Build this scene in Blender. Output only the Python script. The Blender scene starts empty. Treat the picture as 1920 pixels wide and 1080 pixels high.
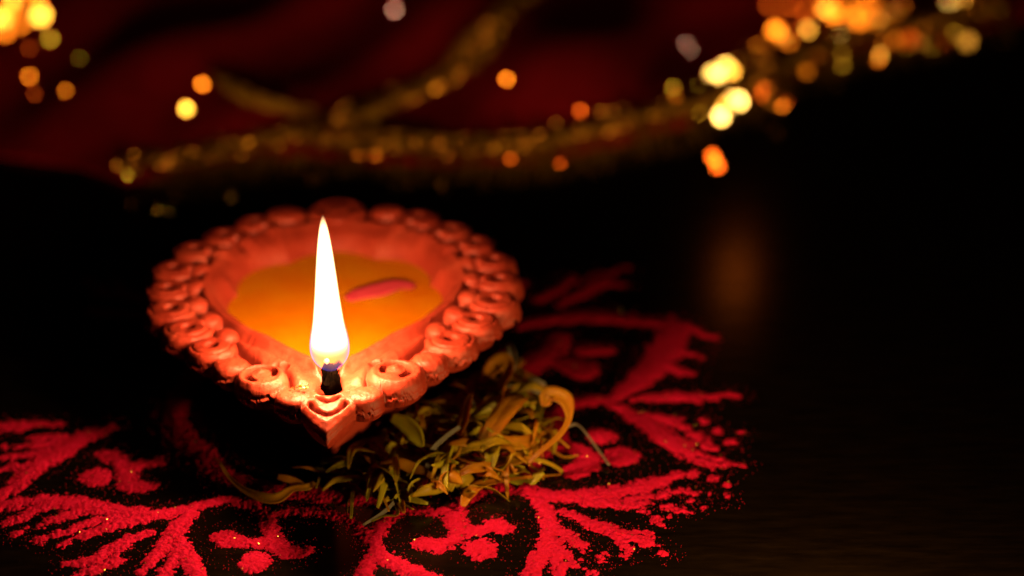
import bpy, math, random
import numpy as np
from mathutils import Vector, Matrix
random.seed(7); rng = np.random.default_rng(7)
CM = 0.01
sc = bpy.context.scene
C = sc.collection

# ------------------------------------------------------------------ camera, world, exposure
PITCH = math.radians(29.0)
CAM = np.array([3.4216, -35.2682, 22.2])          # cm
cd = bpy.data.cameras.new('camera'); cam = bpy.data.objects.new('camera', cd); C.objects.link(cam)
cam.location = Vector(CAM) * CM; cam.rotation_euler = (math.radians(90) - PITCH, 0, 0)
cd.lens = 70; cd.sensor_width = 36; cd.clip_start = 0.005; cd.clip_end = 20
cd.dof.use_dof = True; cd.dof.focus_distance = 0.371; cd.dof.aperture_fstop = 6.3
cd.dof.aperture_blades = 0
sc.camera = cam
w = bpy.data.worlds.new('World'); sc.world = w; w.use_nodes = True
w.node_tree.nodes['Background'].inputs[0].default_value = (0.5, 0.16, 0.1, 1)
w.node_tree.nodes['Background'].inputs[1].default_value = 0.0022
sc.view_settings.view_transform = 'Standard'; sc.view_settings.look = 'None'
sc.view_settings.exposure = 0; sc.view_settings.gamma = 1
sc.render.engine = 'CYCLES'
sc.cycles.use_denoising = True; sc.cycles.use_adaptive_sampling = False
sc.cycles.sample_clamp_indirect = 4; sc.cycles.sample_clamp_direct = 0
sc.cycles.max_bounces = 8; sc.cycles.diffuse_bounces = 0; sc.cycles.glossy_bounces = 3
sc.cycles.caustics_reflective = False; sc.cycles.caustics_refractive = False

def lamp(name, loc, watts, radius, col):
    l = bpy.data.lights.new(name, 'POINT'); l.energy = watts; l.shadow_soft_size = radius * CM; l.color = col
    o = bpy.data.objects.new(name, l); C.objects.link(o); o.location = Vector(loc) * CM
    return o
LAMP_BACK = np.array([13.1, 40.4, 19.2])          # the candle behind the scene that mirrors in the table
lamp('back_candle_light', LAMP_BACK, 0.008, 0.5, (1, 0.17, 0.012))
lamp('front_fill_light', (8.8, -9.2, 1.9), 0.21, 0.7, (1, 0.62, 0.20))  # unseen fill lamp, added out of frame to brighten the petal heap
FLAME_POWER = 0.155
FLAME_COL = (1.0, 0.56, 0.24)
FLAME_MID = np.array([0.0, -3.14, 4.2])

# ------------------------------------------------------------------ helpers
FPX = 3733.333; S_, C_ = math.sin(PITCH), math.cos(PITCH)
def ray(px, py):
    x = (px - 960) / FPX; y = -(py - 540) / FPX
    return np.array([x, C_ + y * S_, -S_ + y * C_])
def at(px, py, z=0.0):                            # point of the plane at height z
    r = ray(px, py); return CAM + r * ((z - CAM[2]) / r[2])
def scale_at(P):                                  # px per cm
    d = np.asarray(P) - CAM; return FPX / (d[1] * C_ - d[2] * S_)

def obj(name, V, F, mat, parent=None, smooth=True):
    V = np.asarray(V, float)
    me = bpy.data.meshes.new(name)
    if isinstance(F, np.ndarray):
        k = F.shape[1]; n = len(F)
        me.vertices.add(len(V)); me.vertices.foreach_set('co', (V * CM).astype(np.float32).ravel())
        me.loops.add(n * k); me.loops.foreach_set('vertex_index', F.astype(np.int32).ravel())
        me.polygons.add(n); me.polygons.foreach_set('loop_start', np.arange(0, n * k, k, dtype=np.int32))
        me.update(calc_edges=True)
    else:
        me.from_pydata([tuple(v) for v in V * CM], [], F)
    me.validate(); me.materials.append(mat)
    if smooth: me.polygons.foreach_set('use_smooth', np.ones(len(me.polygons), bool))
    me.update()
    o = bpy.data.objects.new(name, me); C.objects.link(o)
    if parent: o.parent = parent
    return o
def empty(name, loc=(0, 0, 0), rz=0):
    o = bpy.data.objects.new(name, None); C.objects.link(o); o.empty_display_size = 0.01
    o.location = Vector(loc) * CM; o.rotation_euler.z = rz; return o
def tag(o, label=None, cat=None, group=None, kind=None):
    if label: o['label'] = label
    if cat: o['category'] = cat
    if group: o['group'] = group
    if kind: o['kind'] = kind
    return o

class NT:
    def __init__(s, name):
        s.m = bpy.data.materials.new(name); s.m.use_nodes = True; s.t = s.m.node_tree
        s.b = s.t.nodes['Principled BSDF']; s.out = s.t.nodes['Material Output']
    def n(s, typ, **kw):
        x = s.t.nodes.new(typ)
        for k, v in kw.items(): setattr(x, k, v)
        return x
    def l(s, a, b): s.t.links.new(a, b)
    def set(s, **kw):
        for k, v in kw.items():
            s.b.inputs[k.replace('_', ' ')].default_value = v
    def coords(s, scale=(1, 1, 1)):
        tc = s.n('ShaderNodeTexCoord'); mp = s.n('ShaderNodeMapping'); mp.inputs['Scale'].default_value = scale
        s.l(tc.outputs['Object'], mp.inputs[0]); return mp.outputs[0]
    def noise(s, vec, scale, detail=6, rough=0.6):
        x = s.n('ShaderNodeTexNoise'); x.inputs['Scale'].default_value = scale
        x.inputs['Detail'].default_value = detail; x.inputs['Roughness'].default_value = rough
        s.l(vec, x.inputs['Vector']); return x.outputs['Fac']
    def ramp(s, fac, stops):
        r = s.n('ShaderNodeValToRGB'); e = r.color_ramp.elements
        e[0].position, e[0].color = stops[0][0], (*stops[0][1], 1)
        e[1].position, e[1].color = stops[-1][0], (*stops[-1][1], 1)
        for p, c in stops[1:-1]:
            q = e.new(p); q.color = (*c, 1)
        s.l(fac, r.inputs[0]); return r.outputs['Color']
    def bump(s, h, strength, dist):
        b = s.n('ShaderNodeBump'); b.inputs['Strength'].default_value = strength; b.inputs['Distance'].default_value = dist
        s.l(h, b.inputs['Height']); s.l(b.outputs[0], s.b.inputs['Normal']); return b

def noisy(name, c1, c2, scale, rough=0.6, bump=0.0, bdist=0.0003, detail=6, vscale=(1, 1, 1), **kw):
    m = NT(name); v = m.coords(vscale); f = m.noise(v, scale, detail)
    m.l(m.ramp(f, [(0.32, c1), (0.68, c2)]), m.b.inputs['Base Color'])
    m.set(Roughness=rough, **kw)
    if bump: m.bump(m.noise(v, scale * 3.1, 8, 0.7), bump, bdist)
    return m.m

# table: near black lacquered wood
m = NT('table_lacquer'); v = m.coords((1, 6, 1))
g = m.noise(v, 90, 8, 0.65)
m.l(m.ramp(g, [(0.35, (0.004, 0.002, 0.001)), (0.6, (0.009, 0.0045, 0.0018)), (0.8, (0.017, 0.008, 0.003))]), m.b.inputs['Base Color'])
rr = m.n('ShaderNodeMapRange'); rr.inputs['To Min'].default_value = 0.09; rr.inputs['To Max'].default_value = 0.20
m.l(g, rr.inputs['Value']); m.l(rr.outputs[0], m.b.inputs['Roughness'])
m.bump(g, 0.12, 0.0001); m.set(**{'Specular_IOR_Level': 0.30})
M_TABLE = m.m
# terracotta
m = NT('terracotta'); v = m.coords()
f1 = m.noise(v, 130, 8, 0.6)
m.l(m.ramp(f1, [(0.22, (0.24, 0.018, 0.010)), (0.38, (0.52, 0.046, 0.022)), (0.55, (0.66, 0.066, 0.031)), (0.78, (0.72, 0.10, 0.048))]), m.b.inputs['Base Color'])
m.bump(m.noise(v, 700, 10, 0.8), 0.55, 0.0003)
rr = m.n('ShaderNodeMapRange'); rr.inputs['To Min'].default_value = 0.22; rr.inputs['To Max'].default_value = 0.58
m.l(f1, rr.inputs['Value']); m.l(rr.outputs[0], m.b.inputs['Roughness'])
M_CLAY = m.m
M_POWDER = noisy('red_powder', (0.84, 0.002, 0.035), (0.99, 0.007, 0.085), 1100, 0.9, 0.8, 0.0004, **{'Specular_IOR_Level': 0.18})
M_WAX = noisy('orange_wax', (0.96, 0.20, 0.001), (0.99, 0.30, 0.003), 90, 0.30, 0.15, 0.0004,
              **{'Subsurface_Weight': 0.0, 'Coat_Weight': 0.2})
M_STREAK = noisy('pink_petal', (0.97, 0.05, 0.10), (0.98, 0.09, 0.13), 200, 0.5)
M_WICK = noisy('charred_wick', (0.0005, 0.0004, 0.0003), (0.008, 0.003, 0.001), 900, 0.9, 0.8, 0.0005, **{'Specular_IOR_Level': 0.02})
def petal_mat(name, a, b):
    m = NT(name); v = m.coords((1, 1, 1)); f = m.noise(v, 160, 5)
    col = m.ramp(f, [(0.35, a), (0.65, b)]); m.l(col, m.b.inputs['Base Color']); m.set(Roughness=0.45)
    m.bump(m.noise(v, 1400, 4), 0.4, 0.0002)
    tr = m.n('ShaderNodeBsdfTranslucent'); m.l(col, tr.inputs[0]); mx = m.n('ShaderNodeMixShader'); mx.inputs[0].default_value = 0.5
    m.l(m.b.outputs[0], mx.inputs[1]); m.l(tr.outputs[0], mx.inputs[2]); m.l(mx.outputs[0], m.out.inputs['Surface'])
    return m.m
M_PO = petal_mat('petal_orange', (0.92, 0.28, 0.005), (0.97, 0.46, 0.015))
M_PY = petal_mat('petal_yellow', (0.92, 0.52, 0.01), (0.96, 0.66, 0.03))
M_PG = petal_mat('petal_olive', (0.78, 0.60, 0.012), (0.92, 0.74, 0.03))
M_PW = petal_mat('floret_cream', (0.70, 0.55, 0.36), (0.82, 0.72, 0.55))
M_CLOTH = noisy('red_velvet', (0.62, 0.001, 0.010), (0.85, 0.005, 0.024), 120, 0.75, 0.4, 0.0008, **{'Sheen_Weight': 0.3})
M_CLOTH.node_tree.nodes['Principled BSDF'].inputs['Sheen Tint'].default_value = (0.8, 0.02, 0.05, 1)
def metal(name, c, r):
    return noisy(name, tuple(x * 0.9 for x in c), c, 500, r, 0.0, Metallic=1.0)
M_GOLD = noisy('gold_thread', (0.92, 0.36, 0.01), (0.97, 0.52, 0.03), 500, 0.5, Metallic=0.0)
SEQ = {'o': metal('sequin_orange', (0.98, 0.34, 0.03), 0.2), 'y': metal('sequin_yellow', (0.98, 0.66, 0.13), 0.2),
       'w': metal('sequin_pale_gold', (1.0, 0.86, 0.36), 0.18), 'g': metal('sequin_olive', (0.70, 0.55, 0.06), 0.24),
       'r': metal('sequin_copper', (0.85, 0.17, 0.02), 0.24), 'p': metal('mirror_pink', (0.95, 0.55, 0.75), 0.2)}
M_SPAN = metal('gold_spangle', (0.98, 0.42, 0.05), 0.27)
M_GLIT = metal('gold_glitter', (0.98, 0.55, 0.12), 0.3)

# ------------------------------------------------------------------ table
def bx(x0, x1, y0, y1, z0, z1):
    V = [(x, y, z) for x in (x0, x1) for y in (y0, y1) for z in (z0, z1)]
    F = [(0, 1, 3, 2), (4, 6, 7, 5), (0, 4, 5, 1), (2, 3, 7, 6), (0, 2, 6, 4), (1, 5, 7, 3)]
    return V, F
tag(obj('table', *bx(-60, 70, -50, 75, -3, 0), M_TABLE, smooth=False), kind='structure')

# ------------------------------------------------------------------ rangoli of red powder
def vnoise(X, Y, cell, seed):
    r = np.random.default_rng(seed); G = r.random((256, 256))
    x = X / cell + 97.3; y = Y / cell + 41.7
    xi = np.floor(x).astype(int); yi = np.floor(y).astype(int); fx = x - xi; fy = y - yi
    fx = fx * fx * (3 - 2 * fx); fy = fy * fy * (3 - 2 * fy)
    a = G[xi % 256, yi % 256]; b = G[(xi + 1) % 256, yi % 256]; c = G[xi % 256, (yi + 1) % 256]; d = G[(xi + 1) % 256, (yi + 1) % 256]
    return (a * (1 - fx) + b * fx) * (1 - fy) + (c * (1 - fx) + d * fx) * fy
# strokes on the table: (name, [(px, py, r_px), ...]); brought onto the table plane once
S = []
def st(name, *p): S.append((name, p))
# sector left-front
st('powder_arm', (353,957,12),(317,962,14),(283,967,15),(240,961,16),(200,955,17),(160,947,19),(120,942,19),(67,941,18),(20,945,16),(-20,955,16))
st('powder_finger', (283,970,12),(233,980,12),(187,993,12),(152,1006,9)); st('powder_finger', (217,970,10),(160,983,12),(108,1003,8))
st('powder_finger', (150,958,10),(100,975,11),(62,989,7)); st('powder_finger', (83,953,10),(40,970,9),(8,982,6))
st('powder_dot', (31,1000,8)); st('powder_dot', (77,1012,9)); st('powder_dot', (122,1020,8))
st('powder_plume', (278,1000,6),(253,1007,10),(227,1020,15),(193,1040,18),(165,1053,16),(125,1057,8)); st('powder_plume', (220,1052,12),(180,1068,14),(150,1078,12))
st('powder_arm', (357,960,13),(337,987,15),(320,1007,15),(300,1033,13),(280,1057,11),(264,1073,8))
st('powder_arm', (330,1013,13),(347,1040,14),(362,1063,15),(372,1090,14)); st('powder_finger', (333,1030,11),(320,1060,10),(303,1085,10))
st('powder_trefoil', (423,1009,20),(457,1017,12)); st('powder_trefoil', (457,1018,10),(480,1017,11),(510,1015,17),(534,1032,20),(552,1036,19),(572,1033,12)); st('powder_trefoil', (477,1053,27))
st('powder_trefoil', (510,1015,15),(508,990,12),(504,968,12))
# sector left
st('powder_arm', (205,802,12),(150,822,20),(115,845,24),(78,866,22),(50,890,20),(27,915,17),(-5,935,17))
for a, b in (((110,832),(33,838)),((90,848),(8,858)),((60,872),(-6,880)),((120,822),(60,822))): st('powder_finger', (*a,12),((a[0]+b[0])/2,(a[1]+b[1])/2,11),(*b,6))
st('powder_plume', (115,795,5),(60,797,11),(30,802,18),(-5,800,16)); st('powder_dot', (6,840,7))
st('powder_trefoil', (180,895,27)); st('powder_trefoil', (198,853,15),(222,862,13),(238,885,10),(242,908,17),(262,914,15),(283,911,6)); st('powder_trefoil', (235,882,16),(265,870,13),(300,866,9))
# sector right-front
st('powder_arm', (990,919,15),(1032,930,15),(1077,932,16),(1123,928,19),(1173,920,20),(1223,908,16),(1265,893,13),(1310,888,10))
st('powder_arm', (1098,941,12),(1150,944,13),(1190,948,13),(1210,957,8))
st('powder_finger', (1180,935,14),(1220,930,9),(1260,926,8),(1300,922,7),(1325,925,5)); st('powder_finger', (1170,940,10),(1215,943,7),(1250,950,7),(1276,958,5))
for a in ((1282,961,7),(1228,973,9),(1320,948,7),(1361,934,8),(1365,909,8),(1338,897,8),(1296,940,6),(1250,966,5),(1240,985,5)): st('powder_dot', a)
st('powder_plume', (1058,960,7),(1085,970,11),(1110,983,15),(1148,994,18),(1190,1007,17),(1232,1027,9),(1252,1041,5)); st('powder_plume', (1160,1005,12),(1178,1030,8),(1172,1042,6))
st('powder_plume', (1190,995,10),(1215,1003,8),(1226,1010,5))
st('powder_arm', (998,923,15),(1015,944,14),(1027,973,15),(1032,998,17),(1023,1025,19),(1010,1050,17),(998,1080,16),(992,1100,16))
st('powder_arm', (1035,990,12),(1057,1000,14),(1080,1017,14),(1095,1033,9)); st('powder_arm', (1035,1010,14),(1058,1040,15),(1080,1060,13),(1112,1076,6)); st('powder_finger', (1040,1040,12),(1052,1075,13),(1060,1095,10))
st('powder_dot', (1127,1048,7)); st('powder_dot', (1135,1038,4)); st('powder_dot', (1105,1055,4))
st('powder_trefoil', (797,1019,18),(820,1022,18),(842,1018,12),(855,1008,12)); st('powder_trefoil', (857,952,12),(852,973,18),(865,995,20),(893,996,15),(912,991,13),(930,985,21),(946,990,16)); st('powder_trefoil', (902,1030,29))
st('powder_arm', (700,1018,12),(711,1040,15),(744,1057,17),(773,1071,16),(810,1086,13)); st('powder_arm', (703,1030,12),(690,1060,12),(682,1085,12))
st('powder_arch', (990,919,12),(966,917,9),(932,914,10),(898,922,10),(873,938,11),(857,952,11)); st('powder_arch', (857,958,9),(819,961,9),(777,957,8),(740,962,9),(715,982,12),(702,1015,12))
# sector right
st('powder_arm', (1135,752,10),(1165,768,8),(1201,787,17),(1238,812,24),(1275,838,22),(1307,860,14),(1340,874,9),(1382,872,4))
st('powder_finger', (1210,780,9),(1267,790,14),(1290,806,13),(1324,827,8)); st('powder_finger', (1290,830,12),(1348,844,7)); st('powder_finger', (1280,850,12),(1352,862,6))
for a in ((1319,788,7),(1348,808,8),(1370,829,9),(1390,812,4),(1392,872,3)): st('powder_dot', a)
st('powder_plume', (1190,749,5),(1226,745,10),(1265,744,18),(1291,746,14),(1330,745,17),(1348,741,7),(1388,741,6))
st('powder_arm', (1150,750,8),(1193,720,20),(1226,688,30),(1250,655,32),(1262,622,27),(1264,600,14)); st('powder_finger', (1290,610,10),(1307,625,12),(1336,635,8)); st('powder_finger', (1280,660,12),(1312,666,9)); st('powder_finger', (1260,690,16),(1295,704,8))
st('powder_arm', (975,612,9),(1022,600,14),(1083,592,19),(1144,595,20),(1205,602,16),(1250,610,14)); st('powder_plume', (1006,562,7),(1043,546,13),(1074,521,8))
st('powder_trefoil', (1100,655,22),(1136,656,14)); st('powder_trefoil', (1091,692,30),(1060,680,24)); st('powder_trefoil', (998,684,26),(1030,665,24),(1047,636,20))
st('powder_arch', (1148,752,9),(1110,750,15),(1070,756,14),(1040,775,12)); st('powder_arch', (1040,775,12),(1050,820,12),(1060,838,14))
st('powder_trefoil', (1128,818,23)); st('powder_trefoil', (1165,856,29)); st('powder_trefoil', (1079,882,22),(1105,872,19),(1110,858,16),(1080,842,16),(1052,836,14))
st('powder_arch', (990,919,14),(985,895,12),(1000,860,12),(1050,834,11))
W = []
for name, p in S:
    q = []
    for px, py, r in p:
        P = at(px, py); q.append((P[0], P[1], r / scale_at(P)))
    W.append((name, np.array(q)))
# the eight-fold figure goes on round the back and under the lamp: the right-front sector turned about the centre
def turned(src, a):
    c, s = math.cos(a), math.sin(a); q = src.copy(); q[:, 0] = src[:, 0] * c - src[:, 1] * s; q[:, 1] = src[:, 0] * s + src[:, 1] * c
    return q
front = [(n, p) for n, p in W if 0 <= np.degrees(np.arctan2(-p[:, 1].mean(), p[:, 0].mean())) and
         -87 < np.degrees(np.arctan2(p[:, 1].mean(), p[:, 0].mean())) < -33 and n in ('powder_arm', 'powder_plume', 'powder_trefoil', 'powder_arch')]
for k in (3, 4): W += [(n, turned(p, math.radians(45 * k + 2))) for n, p in front if n != 'powder_arch']
W += [(n, turned(p, math.radians(84))) for n, p in front if n == 'powder_plume']
W += [('powder_arch', np.array([(*at(px, py)[:2], r / 96) for px, py, r in p])) for p in (
    [(353,957,12),(385,945,9),(430,936,9),(475,946,9),(504,968,10)], [(504,968,10),(540,958,8),(600,960,8),(655,975,9),(700,1015,12)])]
# faint red ring under the lamp
for k in range(8):
    a = np.radians(np.linspace(45 * k - 98, 45 * k - 57, 7)); r = 3.45 + 0.16 * np.cos((np.degrees(a) + 77 - 45 * k) / 20 * 1.5)
    W.append(('powder_ring', np.c_[r * np.cos(a), r * np.sin(a), np.full(7, .22)]))
res = 0.021
gx = np.arange(-10.5, 11.5, res); gy = np.arange(-6.9, 8.6, res); NX, NY = len(gx), len(gy)
best = np.full((NX, NY), -9.0, np.float32); owner = np.zeros((NX, NY), np.int32)
for i, (name, p) in enumerate(W):
    if len(p) == 1: p = np.vstack([p, p + [1e-3, 0, 0]])
    x0, x1 = (p[:, 0] - p[:, 2]).min() - .35, (p[:, 0] + p[:, 2]).max() + .35
    y0, y1 = (p[:, 1] - p[:, 2]).min() - .35, (p[:, 1] + p[:, 2]).max() + .35
    ix0, ix1 = np.searchsorted(gx, [x0, x1]); iy0, iy1 = np.searchsorted(gy, [y0, y1])
    if ix1 - ix0 < 2 or iy1 - iy0 < 2: continue
    X, Y = np.meshgrid(gx[ix0:ix1], gy[iy0:iy1], indexing='ij')
    D = np.full(X.shape, -9.0)
    for a, b in zip(p[:-1], p[1:]):
        d = b[:2] - a[:2]; L = (d ** 2).sum() + 1e-9
        t = np.clip(((X - a[0]) * d[0] + (Y - a[1]) * d[1]) / L, 0, 1)
        D = np.maximum(D, a[2] + (b[2] - a[2]) * t - np.hypot(X - a[0] - t * d[0], Y - a[1] - t * d[1]))
    sub = best[ix0:ix1, iy0:iy1]; mk = D > sub
    sub[mk] = D[mk]; owner[ix0:ix1, iy0:iy1][mk] = i
X, Y = np.meshgrid(gx, gy, indexing='ij')
n1 = vnoise(X, Y, .30, 1) - .5; n2 = vnoise(X, Y, .11, 2) - .5; n3 = vnoise(X, Y, .05, 3) - .5; n4 = rng.random(X.shape) - .5
n5 = vnoise(X, Y, .036, 4) - .5
fld = best + .022 + .06 * n1 + .07 * n2 + .085 * n3 + .12 * n5
fld -= .9 * np.clip(vnoise(X, Y, .06, 6) - .80, 0, 1) * np.clip((.22 - best) / .2, 0, 1) * (Y < -2.2)
# thin, patchy cover where the stencil left little powder (outer ends)
R = np.hypot(X, Y); thin = np.clip((R - 5.9) / 2.2, 0, 1)
fld -= thin * np.clip(vnoise(X, Y, .16, 5) - .42, 0, 1) * .42
mask = fld > 0
H = .008 + .045 * (1 - np.exp(-np.clip(fld, 0, 9) / .12)) * (0.85 + .3 * (n1 + .5)) + .006 * n2 + .006 * n3 + .011 * n5 + .014 * n4
H = np.clip(H, .006, .16); H[~mask] = .001
rangoli = tag(empty('rangoli', (0, 0, 0)), 'red powder rangoli with feathered eight-fold petals spread on the dark table under the clay lamp', 'rangoli')
cell = mask[:-1, :-1] | mask[1:, :-1] | mask[:-1, 1:] | mask[1:, 1:]
idx = np.arange(NX * NY).reshape(NX, NY)
Q = np.stack([idx[:-1, :-1], idx[1:, :-1], idx[1:, 1:], idx[:-1, 1:]], -1)
jx = (rng.random(X.shape) - .5) * res * .7; jy = (rng.random(X.shape) - .5) * res * .7
PV = np.stack([X + jx, Y + jy, H], -1).reshape(-1, 3)
own = owner[:-1, :-1]
for i, (name, p) in enumerate(W):
    f = Q[cell & (own == i)]
    if len(f) < 12: continue
    u, inv = np.unique(f.ravel(), return_inverse=True)
    obj(name, PV[u], inv.reshape(-1, 4), M_POWDER, rangoli, smooth=False)
# loose grains round the strokes and on top of them
cand = np.argwhere((fld > -.22) & (best > -.3) & (fld < .05))
pk = rng.random(len(cand)); fl = fld[cand[:, 0], cand[:, 1]]
cand = cand[pk < .34 * np.exp(-np.abs(fl) / .05)]
c2 = np.argwhere(fld > .02); c2 = c2[rng.random(len(c2)) < .08]
c3 = np.argwhere((fld < -.1) & (best > -.34)); c3 = c3[rng.random(len(c3)) < .035]
pts = np.vstack([cand, c2, c3]); gxp = X[pts[:, 0], pts[:, 1]] + rng.normal(0, .012, len(pts)); gyp = Y[pts[:, 0], pts[:, 1]] + rng.normal(0, .012, len(pts))
gr = rng.uniform(.005, .0125, len(pts)); gz = H[pts[:, 0], pts[:, 1]] + gr * .6
def blobs(x, y, z, r):
    n = len(x); o = rng.normal(size=(n, 4, 3)); o /= np.linalg.norm(o, axis=2, keepdims=True)
    base = np.array([(1, 1, 1), (1, -1, -1), (-1, 1, -1), (-1, -1, 1)]) / 1.7
    V = np.stack([x, y, z], -1)[:, None, :] + (base[None] + .45 * o) * r[:, None, None]
    F = np.array([(0, 1, 2), (0, 3, 1), (0, 2, 3), (1, 3, 2)])[None] + 4 * np.arange(n)[:, None, None]
    return V.reshape(-1, 3), F.reshape(-1, 3)
tag(obj('powder_grain', *blobs(gxp, gyp, gz, gr), M_POWDER, rangoli, smooth=False), kind='stuff')
# glitter flakes mixed in the powder
c4 = np.argwhere((best > -.10)); c4 = c4[rng.random(len(c4)) < .0035]
fx = X[c4[:, 0], c4[:, 1]]; fy = Y[c4[:, 0], c4[:, 1]]; fz = H[c4[:, 0], c4[:, 1]] + .022
V = []; F = []
for a, b, c in zip(fx, fy, fz):
    n = Vector(rng.normal(size=3) * .55 + np.array([0, -.25, 1])).normalized(); t = n.orthogonal().normalized(); bb = n.cross(t); r = rng.uniform(.010, .020); k = len(V)
    for s, h in ((1, .002), (-1, -.002)):
        for q in range(4):
            aa = q * math.pi / 2; V.append(tuple(Vector((a, b, c)) + t * math.cos(aa) * r + bb * math.sin(aa) * r + n * h))
    F += [(k, k + 1, k + 2, k + 3), (k + 7, k + 6, k + 5, k + 4)] + [(k + q, k + 4 + q, k + 4 + (q + 1) % 4, k + (q + 1) % 4) for q in range(4)]
tag(obj('glitter_flake', V, F, M_GLIT, rangoli, smooth=False), kind='stuff')

# ------------------------------------------------------------------ the clay oil lamp
AX = math.radians(3.1)
DO = np.array([0.03 - 0.053 * 4.4 + .01, -0.45, 0.0]); HR = 2.38; DS = .988
diya = tag(empty('clay_lamp', DO, AX), 'leaf shaped terracotta oil lamp with scalloped curled rim and burning wick at its pointed front', 'oil lamp'); diya.scale = (DS, DS, DS)
def half(pts):                                    # mirror a half outline to polar (theta from +x, ccw) about (0, CY)
    P = [(u, v) for u, v in pts] + [(-u, v) for u, v in pts]
    return P
CY = 0.6
def polar(pts):
    P = np.array(half(pts)); th = np.arctan2(P[:, 1] - CY, P[:, 0]); r = np.hypot(P[:, 0], P[:, 1] - CY)
    o = np.argsort(th); th = th[o]; r = r[o]
    k = np.r_[True, np.diff(th) > 1e-4]; th = th[k]; r = r[k]
    th = np.r_[th[-3:] - 2 * np.pi, th, th[:3] + 2 * np.pi]; r = np.r_[r[-3:], r, r[:3]]
    return th, r
def catmull(th, r, q):
    i = np.clip(np.searchsorted(th, q) - 1, 1, len(th) - 3)
    t = (q - th[i]) / (th[i + 1] - th[i])
    m0 = (r[i + 1] - r[i - 1]) / (th[i + 1] - th[i - 1]) * (th[i + 1] - th[i]); m1 = (r[i + 2] - r[i]) / (th[i + 2] - th[i]) * (th[i + 1] - th[i])
    return (2*t**3 - 3*t**2 + 1) * r[i] + (t**3 - 2*t**2 + t) * m0 + (-2*t**3 + 3*t**2) * r[i + 1] + (t**3 - t**2) * m1
inner = [(0, -2.25), (.42, -1.72), (1.2, -.95), (1.95, -.15), (2.45, .62), (2.66, 1.45), (2.5, 2.4), (2.0, 3.2), (1.15, 3.8), (0, 4.05)]
outer = [(0, -4.05), (.45, -3.55), (.85, -3.15), (1.45, -2.65), (2.0, -2.0), (2.55, -1.45), (3.1, -.7), (3.5, .1), (3.68, 1.0), (3.68, 1.9), (3.4, 2.85), (2.7, 3.7), (1.75, 4.4), (.8, 4.85), (0, 4.95)]
eyes = [(.66, -3.12, .37, 0), (1.30, -2.42, .56, 2), (1.97, -1.88, .36, 0), (2.42, -1.22, .46, 1), (2.95, -.47, .47, 1), (3.32, .38, .47, 1), (3.48, 1.25, .47, 1),
        (3.42, 2.13, .46, 1), (3.08, 2.95, .46, 1), (2.52, 3.66, .45, 1), (1.84, 4.22, .45, 1), (1.12, 4.62, .42, 0), (0.0, 4.72, .68, 3)]
NT_, NV = 2200, 92
TH = np.linspace(-np.pi, np.pi, NT_, endpoint=False)
RI = catmull(*polar(inner), TH); RO = catmull(*polar(outer), TH)
ct, stt = np.cos(TH), np.sin(TH)
eyes2 = []
for (u, v, r, k) in eyes:
    for s in ((1, -1) if u > 0 else (1,)):
        if k == 1:                                # fatter discs that lap over their neighbours
            g_ = math.hypot(u, v - CY); u0, v0 = u - u / g_ * .05, v - (v - CY) / g_ * .05; r0 = r * 1.13
        else: u0, v0, r0 = u, v, r
        eyes2.append((u0 * s + rng.normal(0, .02), v0 + rng.normal(0, .02), r0 * (1 + rng.normal(0, .035)), k, s))
for (u, v, r, k, s) in eyes2:
    dx, dy = u, v - CY; b = ct * dx + stt * dy; disc = b * b - (dx * dx + dy * dy - r * r)
    RO = np.maximum(RO, np.where(disc > 0, b + np.sqrt(np.maximum(disc, 0)), 0))
# pointed tip ornament
for (a, b, c, d) in (((0, -4.42), (.52, -3.55), 0, 0), ((0, -4.42), (-.52, -3.55), 0, 0)):
    p = np.array(a) - [0, CY]; q = np.array(b) - [0, CY]; e = q - p
    den = ct * e[1] - stt * e[0]; den = np.where(abs(den) < 1e-9, 1e-9, den)
    r_ = (p[0] * e[1] - p[1] * e[0]) / den; uu = (r_ * ct - p[0]) / e[0] if abs(e[0]) > 1e-9 else 0
    RO = np.maximum(RO, np.where((uu >= 0) & (uu <= 1) & (r_ > 0), r_ + .10 * np.sin(np.pi * np.clip(uu, 0, 1)), 0))
RO += .012 * (vnoise(TH * 40, TH * 0, 1.0, 9) - .5) + .012 * (vnoise(TH * 160, TH * 0, 1.0, 11) - .5)
tt = np.linspace(0, 1, NV)
RR = RI[:, None] + (RO - RI)[:, None] * tt[None]
PX = RR * ct[:, None]; PY = CY + RR * stt[:, None]
def polyd(X, Y, P):
    D = np.full(X.shape, 9.0); P = np.array(P)
    for a, b in zip(P[:-1], P[1:]):
        d = b - a; t = np.clip(((X - a[0]) * d[0] + (Y - a[1]) * d[1]) / ((d ** 2).sum() + 1e-9), 0, 1)
        D = np.minimum(D, np.hypot(X - a[0] - t * d[0], Y - a[1] - t * d[1]))
    return D
def arc(cx, cy, r, a0, a1, n=14, sx=1, grow=0):
    A = np.radians(np.linspace(a0, a1, n)); rr = r + grow * np.linspace(0, 1, n)
    return [(cx + rr[i] * math.cos(A[i]) * sx, cy + rr[i] * math.sin(A[i])) for i in range(n)]
Z = np.full(PX.shape, -.11) - .08 * np.clip((PY + .9) / .8, 0, 1) + .03 * (vnoise(PX, PY, .5, 21) - .5)
q = RR - RI[:, None]
side = np.clip((PY + 1.3) / 1.2, 0, 1)
Z -= (.02 + .36 * side) * np.exp(-((q - (.31 + .06 * (1 - side))) / .11) ** 2)                     # groove outside the lip
Z = np.maximum(Z, -.50)
lip = (.07 + .05 * side) * np.exp(-((q - .09) / .11) ** 2); Z += lip + .06 * (q < .2)*np.clip(1-q/.2,0,1)
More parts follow.
